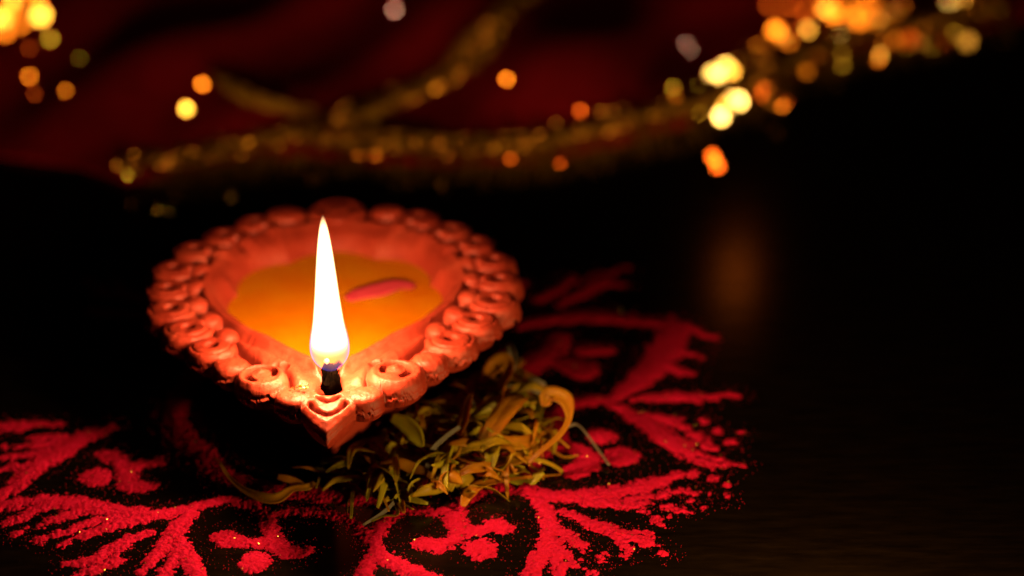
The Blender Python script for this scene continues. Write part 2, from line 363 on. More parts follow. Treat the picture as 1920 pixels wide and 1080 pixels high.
# leaf flows from the front lip to the curls
for s in (1, -1):
    Z += .10 * np.exp(-(polyd(PX, PY, [(s*.55, -2.55), (s*.75, -2.05), (s*1.25, -1.55), (s*1.75, -1.05), (s*2.1, -.5)]) / .14) ** 2)
    Z -= .20 * np.exp(-(polyd(PX, PY, [(s*1.45, -1.75), (s*1.75, -1.35), (s*2.1, -.85), (s*2.4, -.3)]) / .07) ** 2)
    Z -= .16 * np.exp(-(polyd(PX, PY, [(s*.72, -2.72), (s*.8, -2.35), (s*1.05, -1.95)]) / .05) ** 2)
n_e = len(eyes)
for (u, v, r, k, s) in eyes2:
    dx = PX - u; dy = PY - v; d = np.hypot(dx, dy) / r
    tang = (dy * (-1)) / r * .035                # each one laps over the next towards the front
    dome = -.12 + .145 * np.sqrt(np.clip(1 - d ** 4.5, 0, 1)) + 1.5 * tang
    if k == 1: dome = dome - .035 * np.exp(-((d - .76) / .055) ** 2) - .03 * np.exp(-((d - .12) / .25) ** 2)
    if k == 0: dome = dome + .03 * np.exp(-(d / .5) ** 2)
    if k == 3: dome = dome - .06 * np.exp(-((d - .55) / .12) ** 2)
    Z = np.where(d < 1, np.maximum(Z, dome), Z)
for (u, v, r, k, s) in eyes2:
    dx = PX - u; dy = PY - v; d = np.hypot(dx, dy); rad = np.array([u, v - CY]); rad /= np.linalg.norm(rad)
    if k == 1:
        Z -= .60 * np.exp(-(d / .112) ** 6)
        hx, hy = u - rad[0] * .47 + rad[1] * .02, v - rad[1] * .47
        e = np.hypot((PX - hx), (PY - hy)); Z -= .50 * np.exp(-(np.hypot((PX - hx) * 1.0, (PY - hy) * .9) / .135) ** 6)
        kx, ky = u - rad[0] * .50 - s * rad[1] * .24, v - rad[1] * .50 + s * rad[0] * .24 
        e = np.hypot(PX - kx, PY - ky); Z = np.where(e < .24, np.maximum(Z, -.12 + .15 * np.sqrt(np.clip(1 - (e / .24) ** 2, 0, 1))), Z)
    if k == 2:
        A = (200, -60) if s > 0 else (-20, 240)
        Z -= .22 * np.exp(-(polyd(PX, PY, arc(u - s * .03, v + .08, .22, A[0], A[1], grow=.10)) / .055) ** 4)
        Z += .05 * np.exp(-((d / r - .78) / .12) ** 2)
        Z += .08 * np.exp(-((np.hypot(PX - u, PY - v - .1)) / .12) ** 2)
        Z -= .22 * np.exp(-(np.hypot(PX - (u - s * .42), PY - (v + .42)) / .10) ** 4)
    if k == 0 and v < 0 and u * s > 1.5:
        Z -= .15 * np.exp(-(polyd(PX, PY, arc(u - s * .06, v + .10, .2, 20 if s > 0 else 60, 120 if s > 0 else 160)) / .06) ** 2)
# tip ornament: raised heart with two sunk crescents
tipd = polyd(PX, PY, [(0, -3.35), (0, -3.9)])
Z = np.where(tipd < .52, np.maximum(Z, -.12 + .15 * np.sqrt(np.clip(1 - (tipd / .52) ** 3, 0, 1))), Z)
Z -= .21 * np.exp(-(polyd(PX, PY, [(-.34, -3.45), (-.27, -3.68), (-.13, -3.84), (0, -3.90), (.13, -3.84), (.27, -3.68), (.34, -3.45)]) / .05) ** 2)
Z -= .20 * np.exp(-(polyd(PX, PY, [(-.19, -3.25), (-.1, -3.38), (0, -3.43), (.1, -3.38), (.19, -3.25)]) / .045) ** 2)
Z += .05 * np.exp(-(polyd(PX, PY, [(-.4, -3.62), (-.24, -3.95), (0, -4.2), (.24, -3.95), (.4, -3.62)]) / .06) ** 2)
# wick channel
ch = polyd(PX, PY, [(0, -1.9), (0, -2.95)]); Z -= .20 * np.exp(-(ch / .22) ** 4)
Z += .020 * (vnoise(PX, PY, .12, 22) - .5) + .010 * (vnoise(PX, PY, .04, 23) - .5)
# roll the outer edge
eo = (RO - RI)[:, None] * (1 - tt[None]); Z -= .06 * np.exp(-(eo / .05))
PZ = HR + Z
def ringmesh(rings, closed_end=False):
    n = len(rings); V = np.concatenate(rings); k = len(rings[0]); F = []
    a = np.arange(k); b = (a + 1) % k
    for i in range(n - 1): F.append(np.stack([i * k + a, i * k + b, (i + 1) * k + b, (i + 1) * k + a], -1))
    F = np.concatenate(F)
    return V, F
rings = [np.stack([PX[:, j], PY[:, j], PZ[:, j]], -1) for j in range(NV)]
RSM = catmull(*polar(outer), TH)
def wall(r, z): return np.stack([r * ct, CY + r * stt, z + 0 * r], -1)
zt = PZ[:, -1]
wav = .006 * (vnoise(TH * 60, TH * 0, 1.0, 31) - .5)
bowlr = []
for dr, dz in ((.004, .03), (-.03, .075), (.028, .12), (.035, .15), (-.005, .20)): bowlr.append(np.stack([(RO + dr + wav) * ct, CY + (RO + dr + wav) * stt, zt - dz], -1))
rim_o = obj('rim', *ringmesh(rings + bowlr), M_CLAY, diya)
deep = np.stack
w2 = [np.stack([(RO - .012) * ct, CY + (RO - .012) * stt, zt - .19], -1)]
w2 += [wall(RO * .985 - .02, 2.05), wall(RO * .965 - .04, 1.83), wall(RO * .955 - .07, 1.80), wall(RO * .90 - .1, 1.80)]
w2 += [wall(RO * .4 + RSM * .36, 1.66), wall(RSM * .70, 1.45), wall(RSM * .66, 1.0), wall(RSM * .62, .55), wall(RSM * .58, .25)]
obj('wall', *ringmesh(w2), M_CLAY, diya)
foot = [wall(RSM * .61, .30), wall(RSM * .585, .12), wall(RSM * .575, .0), wall(RSM * .3, .0), wall(RSM * .01, .0)]
obj('foot', *ringmesh(foot), M_CLAY, diya)
lob = np.abs(np.sin(TH * 4.5 + .6)) ** .8
ins = []
for k, dz, lb in ((1.0, 0, 0), (.98, -.05, .15), (.95, -.13, .6), (.91, -.26, .9), (.875, -.42, 1.0), (.83, -.60, 1.1), (.74, -.85, .8), (.5, -1.0, 0), (.02, -1.05, 0)):
    r = RI * (k - .07 * lb * (1 - lob) * np.clip((PY[:, 0] + .4) / 1.5, 0, 1))
    ins.append(np.stack([r * ct, CY + r * stt, np.where(k > .97, PZ[:, 0], HR) + dz + (0 if k > .97 else .0)], -1))
obj('bowl', *ringmesh(ins), M_CLAY, diya)
# gold fleck of leaf stuck on the left front lobe
V = []; F = []
for i in range(26):
    a, b = rng.normal(0, .085), rng.normal(0, .05); P = Vector((-.52 + a, -3.08 + b, HR + .135 - 1.2 * (a * a + b * b)))
    n = Vector(rng.normal(size=3) * .5 + np.array([.1, .2, 1])).normalized(); t = n.orthogonal().normalized().lerp(n.cross(n.orthogonal()), rng.random()).normalized(); bb = n.cross(t); k = len(V); r = rng.uniform(.015, .04)
    for h in (.004, -.004):
        for aa in (0, 2.1, 4.2): V.append(tuple(P + t * math.cos(aa) * r + bb * math.sin(aa) * r + n * h))
    F += [(k, k + 1, k + 2), (k + 5, k + 4, k + 3)] + [(k + e, k + 3 + e, k + 3 + (e + 1) % 3, k + (e + 1) % 3) for e in range(3)]
tag(obj('gold_fleck', V, F, M_GLIT, diya, smooth=False), kind='stuff')

# wax
WZ = HR - .50
rw = RI * .955; rings = []
for f in (1.0, .97, .9, .75, .5, .25, .01):
    r = rw * f; x = r * ct; y = CY + r * stt
    rings.append(np.stack([x, y, WZ + (.06 if f == 1 else .015 if f == .97 else 0) + .02 * (vnoise(x, y, .8, 41) - .5)], -1))
for f in (1.0,): rings.insert(0, np.stack([rw * ct, CY + rw * stt, WZ - .2 + 0 * rw], -1))
wax = obj('wax', *ringmesh([r[::4] for r in rings]), M_WAX); wax.location = Vector(DO) * CM; wax.rotation_euler.z = AX; wax.scale = (DS, DS, DS)
tag(wax, 'smooth orange wax filling the hollow of the clay lamp', 'wax')
# red petal floating on it
def ribbon(path, widths, nrm=(0, 0, 1), cup=0.0, twist=0.0, thick=.011, sub=5, ncr=5, wave=0.0):
    P = [Vector(p) for p in path]; n = len(P); out = []; wd = []
    for i in range(n - 1):
        p0, p1, p2, p3 = P[max(i - 1, 0)], P[i], P[i + 1], P[min(i + 2, n - 1)]
        for k in range(sub):
            t = k / sub
            out.append(.5 * ((2 * p1) + (p2 - p0) * t + (2 * p0 - 5 * p1 + 4 * p2 - p3) * t * t + (3 * p1 - p0 - 3 * p2 + p3) * t ** 3)); wd.append(widths[i] * (1 - t) + widths[i + 1] * t)
    out.append(P[-1]); wd.append(widths[-1]); m = len(out); V = []; F = []
    N0 = Vector(nrm).normalized()
    for i in range(m):
        T = (out[min(i + 1, m - 1)] - out[max(i - 1, 0)]).normalized()
        N = N0 - T * N0.dot(T)
        if N.length < 1e-3: N = T.orthogonal()
        N.normalize(); N = Matrix.Rotation(twist * i / m, 3, T) @ N; B = T.cross(N); N0 = N if twist == 0 else N0
        for sgn in (1, -1):
            for j in range(ncr):
                a = (j / (ncr - 1) - .5) * 2
                V.append(tuple(out[i] + B * a * wd[i] * .5 * (math.cos(min(abs(cup), 1.4) * abs(a)) if cup else 1) + N * (cup * a * a * wd[i] * .5 + sgn * thick / 2 * (1 - .6 * a * a) + wave * wd[i] * math.sin(i * .9 + a * 2.0))))
    k = 2 * ncr
    for i in range(m - 1):
        b, c = i * k, (i + 1) * k
        for j in range(ncr - 1):
            F += [(b + j, b + j + 1, c + j + 1, c + j), (b + ncr + j, c + ncr + j, c + ncr + j + 1, b + ncr + j + 1)]
        F += [(b, c, c + ncr, b + ncr), (b + ncr - 1, b + 2 * ncr - 1, c + 2 * ncr - 1, c + ncr - 1)]
    e = (m - 1) * k
    for j in range(ncr - 1): F += [(j, ncr + j, ncr + j + 1, j + 1), (e + j, e + j + 1, e + ncr + j + 1, e + ncr + j)]
    return V, F
P = [at(652, 562, WZ - .015), at(675, 552, WZ), at(710, 544, WZ + .005), at(745, 534, WZ), at(778, 538, WZ - .015)]
o = obj('red_petal', *ribbon(P, [.25, .50, .62, .50, .2], cup=.1), M_STREAK)
tag(o, 'thin pink red petal lying across the orange wax', 'petal')

# wick
def tube(path, radii, n=12, jit=0.0):
    V = []; F = []; P = [Vector(p) for p in path]
    for i, p in enumerate(P):
        T = (P[min(i + 1, len(P) - 1)] - P[max(i - 1, 0)]).normalized(); A = T.orthogonal().normalized(); B = T.cross(A)
        for k in range(n):
            a = 2 * math.pi * k / n; rr = radii[i] * (1 + jit * random.uniform(-1, 1)); V.append(tuple(p + A * math.cos(a) * rr + B * math.sin(a) * rr))
    for i in range(len(P) - 1):
        for k in range(n): F.append((i * n + k, i * n + (k + 1) % n, (i + 1) * n + (k + 1) % n, (i + 1) * n + k))
    F.append(tuple(range(n - 1, -1, -1))); F.append(tuple((len(P) - 1) * n + k for k in range(n)))
    return V, F
wick = tag(empty('wick', (0, -3.14, 2.26)), 'short charred black cotton wick with glowing tip in the pointed spout', 'wick')
wp = [(0, 1.4, -.4), (0, .8, -.2), (.0, .30, -.02), (.01, .0, .02), (.0, -.13, .04), (-.01, -.12, .16), (-.03, -.02, .34), (-.05, 0, .46), (-.06, 0, .54)]
wr = [.075, .08, .085, .10, .11, .10, .08, .055, .02]
for k in range(4):
    q2 = []
    for i, p in enumerate(wp):
        a = k * 1.571 + i * .75; o_ = wr[i] * .8
        q2.append((p[0] + o_ * math.cos(a), p[1] + o_ * .6 * math.sin(a), p[2] + (o_ * .5 * math.sin(a) if i < 5 else random.uniform(-.04, .04))))
    obj('cotton_strand', *tube(q2, wr, jit=.35), M_WICK, wick)
for k in range(9):
    a = random.uniform(0, 6.28); z = random.uniform(.05, .42); b = (.14 * math.cos(a) - .03, .12 * math.sin(a) - .04, z)
    obj('cotton_fibre', *tube([(b[0] * .4, b[1] * .4, z - .05), b, (b[0] * 1.5, b[1] * 1.4, z + random.uniform(-.06, .1))], [.012, .010, .004], 5), M_WICK, wick)
m = NT('ember'); m.set(Roughness=.7, Emission_Color=(1, .45, .18, 1), Emission_Strength=2.2); m.b.inputs['Base Color'].default_value = (.2, .1, .06, 1)
obj('ember', *tube([(-.055, -.03, .53), (-.06, -.03, .565), (-.062, -.02, .60), (-.065, -.02, .62)], [.03, .06, .045, .015], jit=.25), m.m, wick)

# flame: an emitting body of gas, brightest in its upper part, blue at the lower skin
FB = Vector((0.0, -3.14, 2.60)); FH = 3.30
flame = tag(empty('flame', FB), 'tall narrow candle flame with white core and thin blue lower edge', 'flame')
fr = [(0, .0), (.02, .12), (.05, .235), (.09, .325), (.13, .365), (.17, .372), (.22, .355), (.3, .315), (.4, .275), (.5, .24), (.6, .21), (.7, .178), (.8, .142), (.88, .105), (.94, .068), (.98, .032), (1, 0)]
fz = np.array([a for a, b in fr]); frr = np.array([b for a, b in fr])
zz = np.r_[np.linspace(0, .1, 12)[:-1], np.linspace(.1, 1, 46)]
V = []; n = 32
for z in zz:
    r = max(float(np.interp(z, fz, frr)), .002) * 1.04
    for k in range(n): a = 2 * math.pi * k / n; V.append((r * math.cos(a), r * math.sin(a), z * FH))
F = [(i * n + k, i * n + (k + 1) % n, (i + 1) * n + (k + 1) % n, (i + 1) * n + k) for i in range(len(zz) - 1) for k in range(n)]
F += [tuple(range(n - 1, -1, -1)), tuple((len(zz) - 1) * n + k for k in range(n))]
m = NT('flame_gas'); m.t.nodes.remove(m.b)
tc = m.n('ShaderNodeTexCoord'); sp = m.n('ShaderNodeSeparateXYZ'); m.l(tc.outputs['Object'], sp.inputs[0])
def math_(op, a, b=None):
    x = m.n('ShaderNodeMath', operation=op)
    for i, v in enumerate((a, b)):
        if v is None: continue
        if isinstance(v, (int, float)): x.inputs[i].default_value = v
        else: m.l(v, x.inputs[i])
    return x.outputs[0]
zn = math_('DIVIDE', sp.outputs[2], FH * CM)
fc = m.n('ShaderNodeFloatCurve'); cu = fc.mapping.curves[0]
for i, (a, b) in enumerate(fr):
    if i < 1: cu.points[0].location = (a, b)
    elif i == len(fr) - 1: cu.points[-1].location = (a, b)
    else: cu.points.new(a, b)
fc.mapping.update(); m.l(zn, fc.inputs['Value'])
rad = math_('MULTIPLY', fc.outputs[0], CM)
rho = math_('SQRT', math_('ADD', math_('MULTIPLY', sp.outputs[0], sp.outputs[0]), math_('MULTIPLY', sp.outputs[1], sp.outputs[1])))
q_ = math_('DIVIDE', rho, math_('ADD', rad, 1e-6))
def mr(v, a, b, c, d, smooth=True):
    x = m.n('ShaderNodeMapRange'); x.interpolation_type = 'SMOOTHSTEP' if smooth else 'LINEAR'
    m.l(v, x.inputs['Value'])
    for k, val in zip(('From Min', 'From Max', 'To Min', 'To Max'), (a, b, c, d)): x.inputs[k].default_value = val
    return x.outputs[0]
core = math_('MULTIPLY', mr(q_, .80, 1.0, 1, 0), mr(zn, .125, .25, 0.003, 1))
tipf = mr(zn, .90, 1.0, 1, .25)
core = math_('MULTIPLY', core, tipf)
amber = math_('MULTIPLY', mr(q_, .80, .95, 1, 0), mr(zn, .0, .10, 0.15, 1))
blue = math_('MULTIPLY', math_('MULTIPLY', mr(q_, .94, .98, 0, 1), mr(q_, .995, 1.02, 1, 0)), mr(zn, .14, .34, 1, 0))
def em(col, st_, k):
    e = m.n('ShaderNodeEmission'); e.inputs[0].default_value = (*col, 1); m.l(math_('MULTIPLY', st_, k), e.inputs[1]); return e.outputs[0]
a1 = m.n('ShaderNodeAddShader'); m.l(em((1, .66, .30), core, 3200.0), a1.inputs[0]); m.l(em((1, .27, .02), amber, 110.0), a1.inputs[1])
a2 = m.n('ShaderNodeAddShader'); m.l(a1.outputs[0], a2.inputs[0]); m.l(em((.14, .13, 1), blue, 480.0), a2.inputs[1])
m.l(a2.outputs[0], m.out.inputs['Volume'])
m.m.cycles.volume_step_rate = 0.12
fl = obj('flame_body', V, F, m.m, flame)
for z, k in ((.80, .24), (1.2, .28), (1.7, .27), (2.2, .21)):
    l = lamp('flame_light', (0, 0, z), FLAME_POWER * k, .28, FLAME_COL); l.parent = flame

# ------------------------------------------------------------------ marigold petals
GR = 'loose marigold petals scattered beside the clay lamp'
npet = 0
def petal(V, F, mat, label, name='marigold_petal'):
    V = np.array(V); c = np.array([V[:, 0].mean(), V[:, 1].mean(), V[:, 2].min()])
    o = obj(name, V - c, F, mat); o.location = Vector(c) * CM
    tag(o, label, 'petal', GR); return o
def traced(pts, ws, mat, label, nrm=(0, -.6, 1), **kw):
    P = [at(px, py, z) for px, py, z in pts]
    return petal(*ribbon(P, ws, nrm, **kw), mat, label)
traced([(402,860,.25),(412,868,.35),(428,893,.22),(455,918,.14),(490,934,.12),(520,936,.12),(548,918,.14),(575,915,.12),(590,905,.10)], [.06,.07,.08,.14,.24,.26,.16,.18,.08], M_PO, 'long curled brown orange petal lying alone left of the pile in front of the lamp', cup=.4)
traced([(520,895,.22),(535,899,.2),(556,905,.15),(575,915,.1)], [.12,.18,.16,.1], M_PO, 'short folded orange petal at the left end of the pile', cup=.6)
traced([(990,872,.35),(1012,850,.55),(1050,818,.75),(1068,785,.9),(1062,752,1.0),(1030,742,.95),(1026,762,.85)], [.12,.15,.16,.15,.34,.40,.2], M_PO, 'large curled orange petal arching over at the right edge of the pile', (-1, -.5, .6), cup=.4)
traced([(1066,800,.65),(1082,797,.55),(1100,815,.4),(1120,843,.2),(1141,872,.08)], [.06,.08,.09,.11,.09], M_PW, 'straight cream floret stem leaning onto red powder right of the pile', cup=.3)
traced([(868,950,.08),(880,925,.15),(905,908,.2),(950,900,.16),(1000,894,.14),(1052,890,.08)], [.10,.3,.22,.10,.07,.04], M_PO, 'long thin orange petal pointing right along the front of the pile', cup=.3)
traced([(940,868,.3),(985,862,.35),(1020,866,.28),(1045,878,.15),(1054,886,.07)], [.12,.10,.09,.09,.09], M_PY, 'narrow yellow petal curving down at the right front of the pile', cup=.3)
traced([(795,925,.10),(815,905,.3),(850,893,.42),(878,900,.3),(872,935,.08)], [.12,.34,.42,.4,.2], M_PY, 'broad yellow petal folded over at the front of the pile', cup=-.4)
traced([(775,905,.12),(745,935,.10),(720,960,.06),(680,985,.05)], [.06,.07,.08,.05], M_PW, 'cream stem lying out over the table at the front of the pile', cup=.3)
traced([(740,940,.06),(745,965,.06),(720,968,.05),(697,978,.05)], [.06,.09,.07,.04], M_PG, 'small hooked olive petal end beside the cream stem', cup=.3)
traced([(662,880,.18),(660,930,.08),(658,972,.04)], [.06,.08,.05], M_PG, 'thin olive stem hanging straight down onto dark table', cup=.3)
traced([(688,935,.10),(700,905,.28),(712,870,.4),(735,850,.5),(720,828,.55)], [.1,.3,.34,.22,.1], M_PG, 'upright olive green petal in front of the lamp tip', (-.4, -1, .5), cup=.4)
traced([(700,930,.08),(720,905,.2),(742,925,.12),(758,962,.06)], [.12,.34,.3,.06], M_PO, 'dull orange petal drooping at the front left of the pile', cup=.3)
traced([(733,782,1.0),(760,795,.95),(780,815,.85),(792,838,.7)], [.16,.36,.36,.10], M_PG, 'pale green yellow petal tucked under the rim of the lamp', (0, -1, .8), cup=.35)
traced([(800,880,.5),(810,845,.7),(835,820,.85),(862,800,.95)], [.09,.11,.1,.08], M_PW, 'cream floret stem leaning up under the scalloped rim', cup=.3)
traced([(855,825,.65),(870,790,.85),(878,755,1.0),(884,738,1.1)], [.18,.24,.2,.08], M_PO, 'narrow upright orange petal below the right side of the rim', (-.6, -1, .3), cup=.3)
traced([(880,745,.95),(886,765,.85),(884,790,.75)], [.09,.12,.08], M_PW, 'tiny cream floret tip standing between orange petals', (0, -1, .3))
traced([(955,645,1.3),(962,668,1.2),(960,695,1.0)], [.12,.26,.18], M_PW, 'cream folded floret at the top of the pile beside the wall of the lamp', (0, -1, .3), cup=.5)
traced([(975,720,.8),(1000,712,.85),(1022,722,.75)], [.08,.1,.08], M_PW, 'cream floret stub at the back right of the pile', cup=.3)
traced([(905,720,.9),(925,690,1.1),(948,678,1.25),(955,700,1.1),(935,735,.9)], [.14,.4,.44,.3,.14], M_PO, 'wide orange petal against the wall of the lamp at the back of the pile', (-.3, -1, .5), cup=.5)
traced([(900,855,.5),(930,800,.8),(960,762,.95),(985,745,.9)], [.2,.46,.5,.2], M_PO, 'broad bright orange petal in the middle right of the pile', (-.5, -1, .5), cup=.4)
traced([(905,812,.7),(935,830,.65),(985,832,.55),(1010,812,.55)], [.16,.3,.32,.12], M_PO, 'orange petal bridging the middle of the pile', (0, -.7, 1), cup=.4)
traced([(915,850,.5),(905,828,.6),(925,812,.7),(955,815,.65)], [.1,.14,.16,.12], M_PY, 'looped yellow petal curling round in the middle of the pile', (0, -1, .6), cup=.4)
traced([(935,845,.45),(960,838,.5),(985,850,.42),(960,865,.35),(930,858,.35)], [.1,.3,.34,.28,.1], M_PO, 'rounded orange petal facing the camera at the right of the pile', (0, -1, .9), cup=.25)
traced([(752,858,.35),(765,885,.25),(764,915,.12)], [.14,.16,.1], M_PY, 'upright yellow strap petal at the front of the pile', (-.2, -1, .3), cup=.4)
traced([(660,858,.4),(690,868,.35),(725,862,.4),(752,868,.3)], [.08,.16,.2,.1], M_PG, 'flat olive petal lying below the lamp tip', cup=.4)
traced([(600,868,.25),(635,862,.35),(660,872,.3),(690,882,.2)], [.08,.18,.2,.08], M_PG, 'left hand olive petal in the shadow below the lamp tip', cup=.4)
# the rest of the heap
poly = [(585,868), (640,890), (700,912), (760,915), (830,925), (880,910), (960,880), (1030,845), (1040,800), (1000,725), (962,672), (905,690), (860,735), (800,765), (720,800), (660,840)]
PW_ = [at(px, py, .35)[:2] for px, py in poly]
def inside(x, y):
    c = False; n = len(PW_); j = n - 1
    for i in range(n):
        xi, yi = PW_[i]; xj, yj = PW_[j]
        if (yi > y) != (yj > y) and x < (xj - xi) * (y - yi) / (yj - yi) + xi: c = not c
        j = i
    return c
def edge_d(x, y):
    return min(float(polyd(np.array([x]), np.array([y]), [PW_[i], PW_[(i + 1) % len(PW_)]])[0]) for i in range(len(PW_)))
xs = [p[0] for p in PW_]; ys = [p[1] for p in PW_]
where = ['in the left part of the marigold heap', 'in the middle of the marigold heap', 'in the right part of the marigold heap']
looks = ['curved', 'folded', 'twisted', 'narrow']
cnt = 0; tries = 0; used = set()
while cnt < 255 and tries < 9000:
    tries += 1
    x = rng.uniform(min(xs), max(xs)); y = rng.uniform(min(ys), max(ys))
    if not inside(x, y): continue
    e = edge_d(x, y); right = np.clip((x - .0) / 3.2, 0, 1)
    top = min(.12 + e * 1.0, .32 + .50 * right); layer = rng.random() ** .55; z0 = .04 + top * layer
    ang = rng.uniform(0, 2 * math.pi); L = rng.uniform(.7, 1.45); kind = rng.integers(0, 4)
    wd = (.23, .31, .20, .08)[kind] * 1 * rng.uniform(.75, 1.2)
    d = np.array([math.cos(ang), math.sin(ang)]); side_ = np.array([-d[1], d[0]]); bend = rng.uniform(-.35, .35); arch = rng.uniform(-.12, .35)
    P = []
    for i in range(5):
        t = i / 4; a = (t - .5) * L
        p = np.array([x, y]) + d * a + side_ * bend * (t - .5) ** 2 * 2 * L
        P.append((p[0], p[1], max(.03, z0 + arch * (1 - (2 * t - 1) ** 2) * .6 + rng.normal(0, .05) + (t - .5) * rng.uniform(-.1, .3))))
    prof = [.22, .6, 1, .85, .12] if kind != 3 else [.6, .8, 1, .8, .5]
    nrm = Vector(rng.normal(size=3) * .6 + np.array([0, -.5, .9]))
    r_ = rng.random(); mats = ((M_PO, .15 + .6 * right), (M_PY, .40 + .5 * right), (M_PG, 1.0 - .04))
    mat, cn = (M_PO, 'orange') if r_ < .10 + .45 * right else (M_PY, 'yellow') if r_ < .58 + .32 * right else (M_PG, 'olive') if r_ < .95 or kind != 3 else (M_PW, 'cream')
    depth_ = 'deep in' if layer < .35 else 'inside' if layer < .75 else 'on'
    size_ = 'short' if L < .75 else 'long' if L > 1.05 else 'medium'
    lies = ('lying sideways', 'pointing away', 'slanting left')[int((ang % math.pi) / math.pi * 3)]
    zone = ('below lamp tip', 'below the curled rim', 'right of lamp', 'nearest the red trefoil')[0 if x < .7 else 1 if x < 1.7 else 2 if x < 2.7 else 3]
    lab = f'{size_} {looks[kind]} {cn} petal {lies} {depth_} heap {zone}'
    if lab in used: continue
    used.add(lab)
    V, F = ribbon(P, [wd * k for k in prof], nrm, cup=rng.uniform(-.7, .7), twist=rng.uniform(-1.8, 1.8) if kind == 2 else rng.uniform(-.6, .6), sub=3, wave=.05)
    V = np.array(V); V[:, 2] = np.maximum(V[:, 2], .01)
    petal(V, F, mat, lab)
    cnt += 1

# ------------------------------------------------------------------ red cloth with gold lace and sequins behind the lamp
EP = [(-260,262),(-100,270),(0,285),(150,305),(235,335),(330,325),(450,300),(560,285),(700,300),(850,305),(1000,300),(1150,270),(1300,225),(1400,190),(1480,140),(1600,95),(1750,70),(1920,28),(2200,-20)]
EW = np.array([at(px, py, .2)[:2] for px, py in EP])
def yE(x): return np.interp(x, EW[:, 0], EW[:, 1])
def zc(x, y):
    d = y - yE(x); r = 1 - np.exp(-np.clip(d, 0, 99) / 3.0)
    return .14 + r * (.75 + .45 * np.sin(.55 * x + .33 * y) + .25 * np.sin(1.1 * x - .7 * y + 1.2)) + .05 * np.sin(2.6 * x) * np.exp(-d / 1.5)
def on_cloth(px, py):
    z = .3
    for _ in range(12): P = at(px, py, z); z = .5 * z + .5 * float(zc(P[0], P[1]))
    return at(px, py, z)
cloth = tag(empty('red_cloth', (0, 12, 0)), 'dark red cloth with gold lace edges and sequins lying behind the lamp', 'cloth')
OFF = np.array([0, 12, 0])
cx = np.linspace(-24, 34, 300); ct_ = np.linspace(0, 1, 150) ** 1.3
CX, CT = np.meshgrid(cx, ct_, indexing='ij'); CYY = yE(CX) + CT * 30; CZ = zc(CX, CYY)
id_ = np.arange(CX.size).reshape(CX.shape); FQ = np.stack([id_[:-1, :-1], id_[1:, :-1], id_[1:, 1:], id_[:-1, 1:]], -1).reshape(-1, 4)
top = np.stack([CX, CYY, CZ], -1).reshape(-1, 3) - OFF
edge = np.concatenate([id_[:, 0]]); nE = len(edge); V = np.vstack([top, top[edge] * [1, 1, 0] + [0, 0, .02]])
FE = np.stack([edge[1:], edge[:-1], CX.size + np.arange(nE - 1), CX.size + 1 + np.arange(nE - 1)], -1)
obj('fabric', V, np.vstack([FQ, FE]), M_CLOTH, cloth)
# lace trims: braided gold ribbons, plus hanging threads
def lace(path, width, name='lace_trim'):
    P = np.array(path); seg = np.r_[0, np.cumsum(np.linalg.norm(np.diff(P, axis=0), axis=1))]; L = seg[-1]; n = int(L / .06)
    s = np.linspace(0, L, n); Q_ = np.stack([np.interp(s, seg, P[:, i]) for i in range(3)], -1)
    V = []; F = []
    for strand in range(7):
        o0 = len(V); ph = strand * 2 * math.pi / 7; r = .07
        for i in range(n):
            T = Q_[min(i + 1, n - 1)] - Q_[max(i - 1, 0)]; T = T / np.linalg.norm(T); B = np.cross(T, [0, 0, 1])
            tp = min(1, s[i] / 1.5, (L - s[i]) / 1.5 + .1); r = .07 * tp * max(.15, math.sin(s[i] * 2.3 + strand * 1.9) * .5 + math.sin(s[i] * 5.1 + strand) * .3 + .55)
            w_ = width * tp * (.5 * math.sin(s[i] * 5.5 + ph)) * (.8 + .35 * math.sin(s[i] * 1.3)); h = .20 + .14 * math.sin(s[i] * 11 + 2 * ph)
            c = Q_[i] + B * w_ + np.array([0, 0, h])
            for a in (0, 1.57, 3.14, 4.71): V.append(tuple(c + B * r * math.cos(a) + np.array([0, 0, r * math.sin(a)]) - OFF))
            if i: F += [(o0 + 4 * (i - 1) + k, o0 + 4 * (i - 1) + (k + 1) % 4, o0 + 4 * i + (k + 1) % 4, o0 + 4 * i + k) for k in range(4)]
    return obj(name, V, F, M_GOLD, cloth)
edge_px = [(235,330),(330,322),(450,297),(560,270),(700,285),(850,296),(1000,292),(1150,258),(1300,215),(1400,180),(1480,135),(1600,90),(1750,60),(1920,25)]
E3 = []
for a, b in zip(edge_px[:-1], edge_px[1:]):
    for t in np.linspace(0, 1, 6)[:-1]: E3.append(on_cloth(a[0] + (b[0] - a[0]) * t, a[1] + (b[1] - a[1]) * t) + [0, .25, .05])
lace(E3, .75)
up = [(600,262),(640,240),(720,212),(780,188),(830,165),(868,135),(900,98),(930,60),(960,25),(990,-10),(1010,-40)]
U3 = [on_cloth(*p) + [0, 0, .08] for p in up]; lace(U3, 1.0)
lf = [(395,150),(430,175),(480,200),(540,215),(600,225)]
lace([on_cloth(*p) + [0, 0, .0] for p in lf], .30)
V = []; F = []
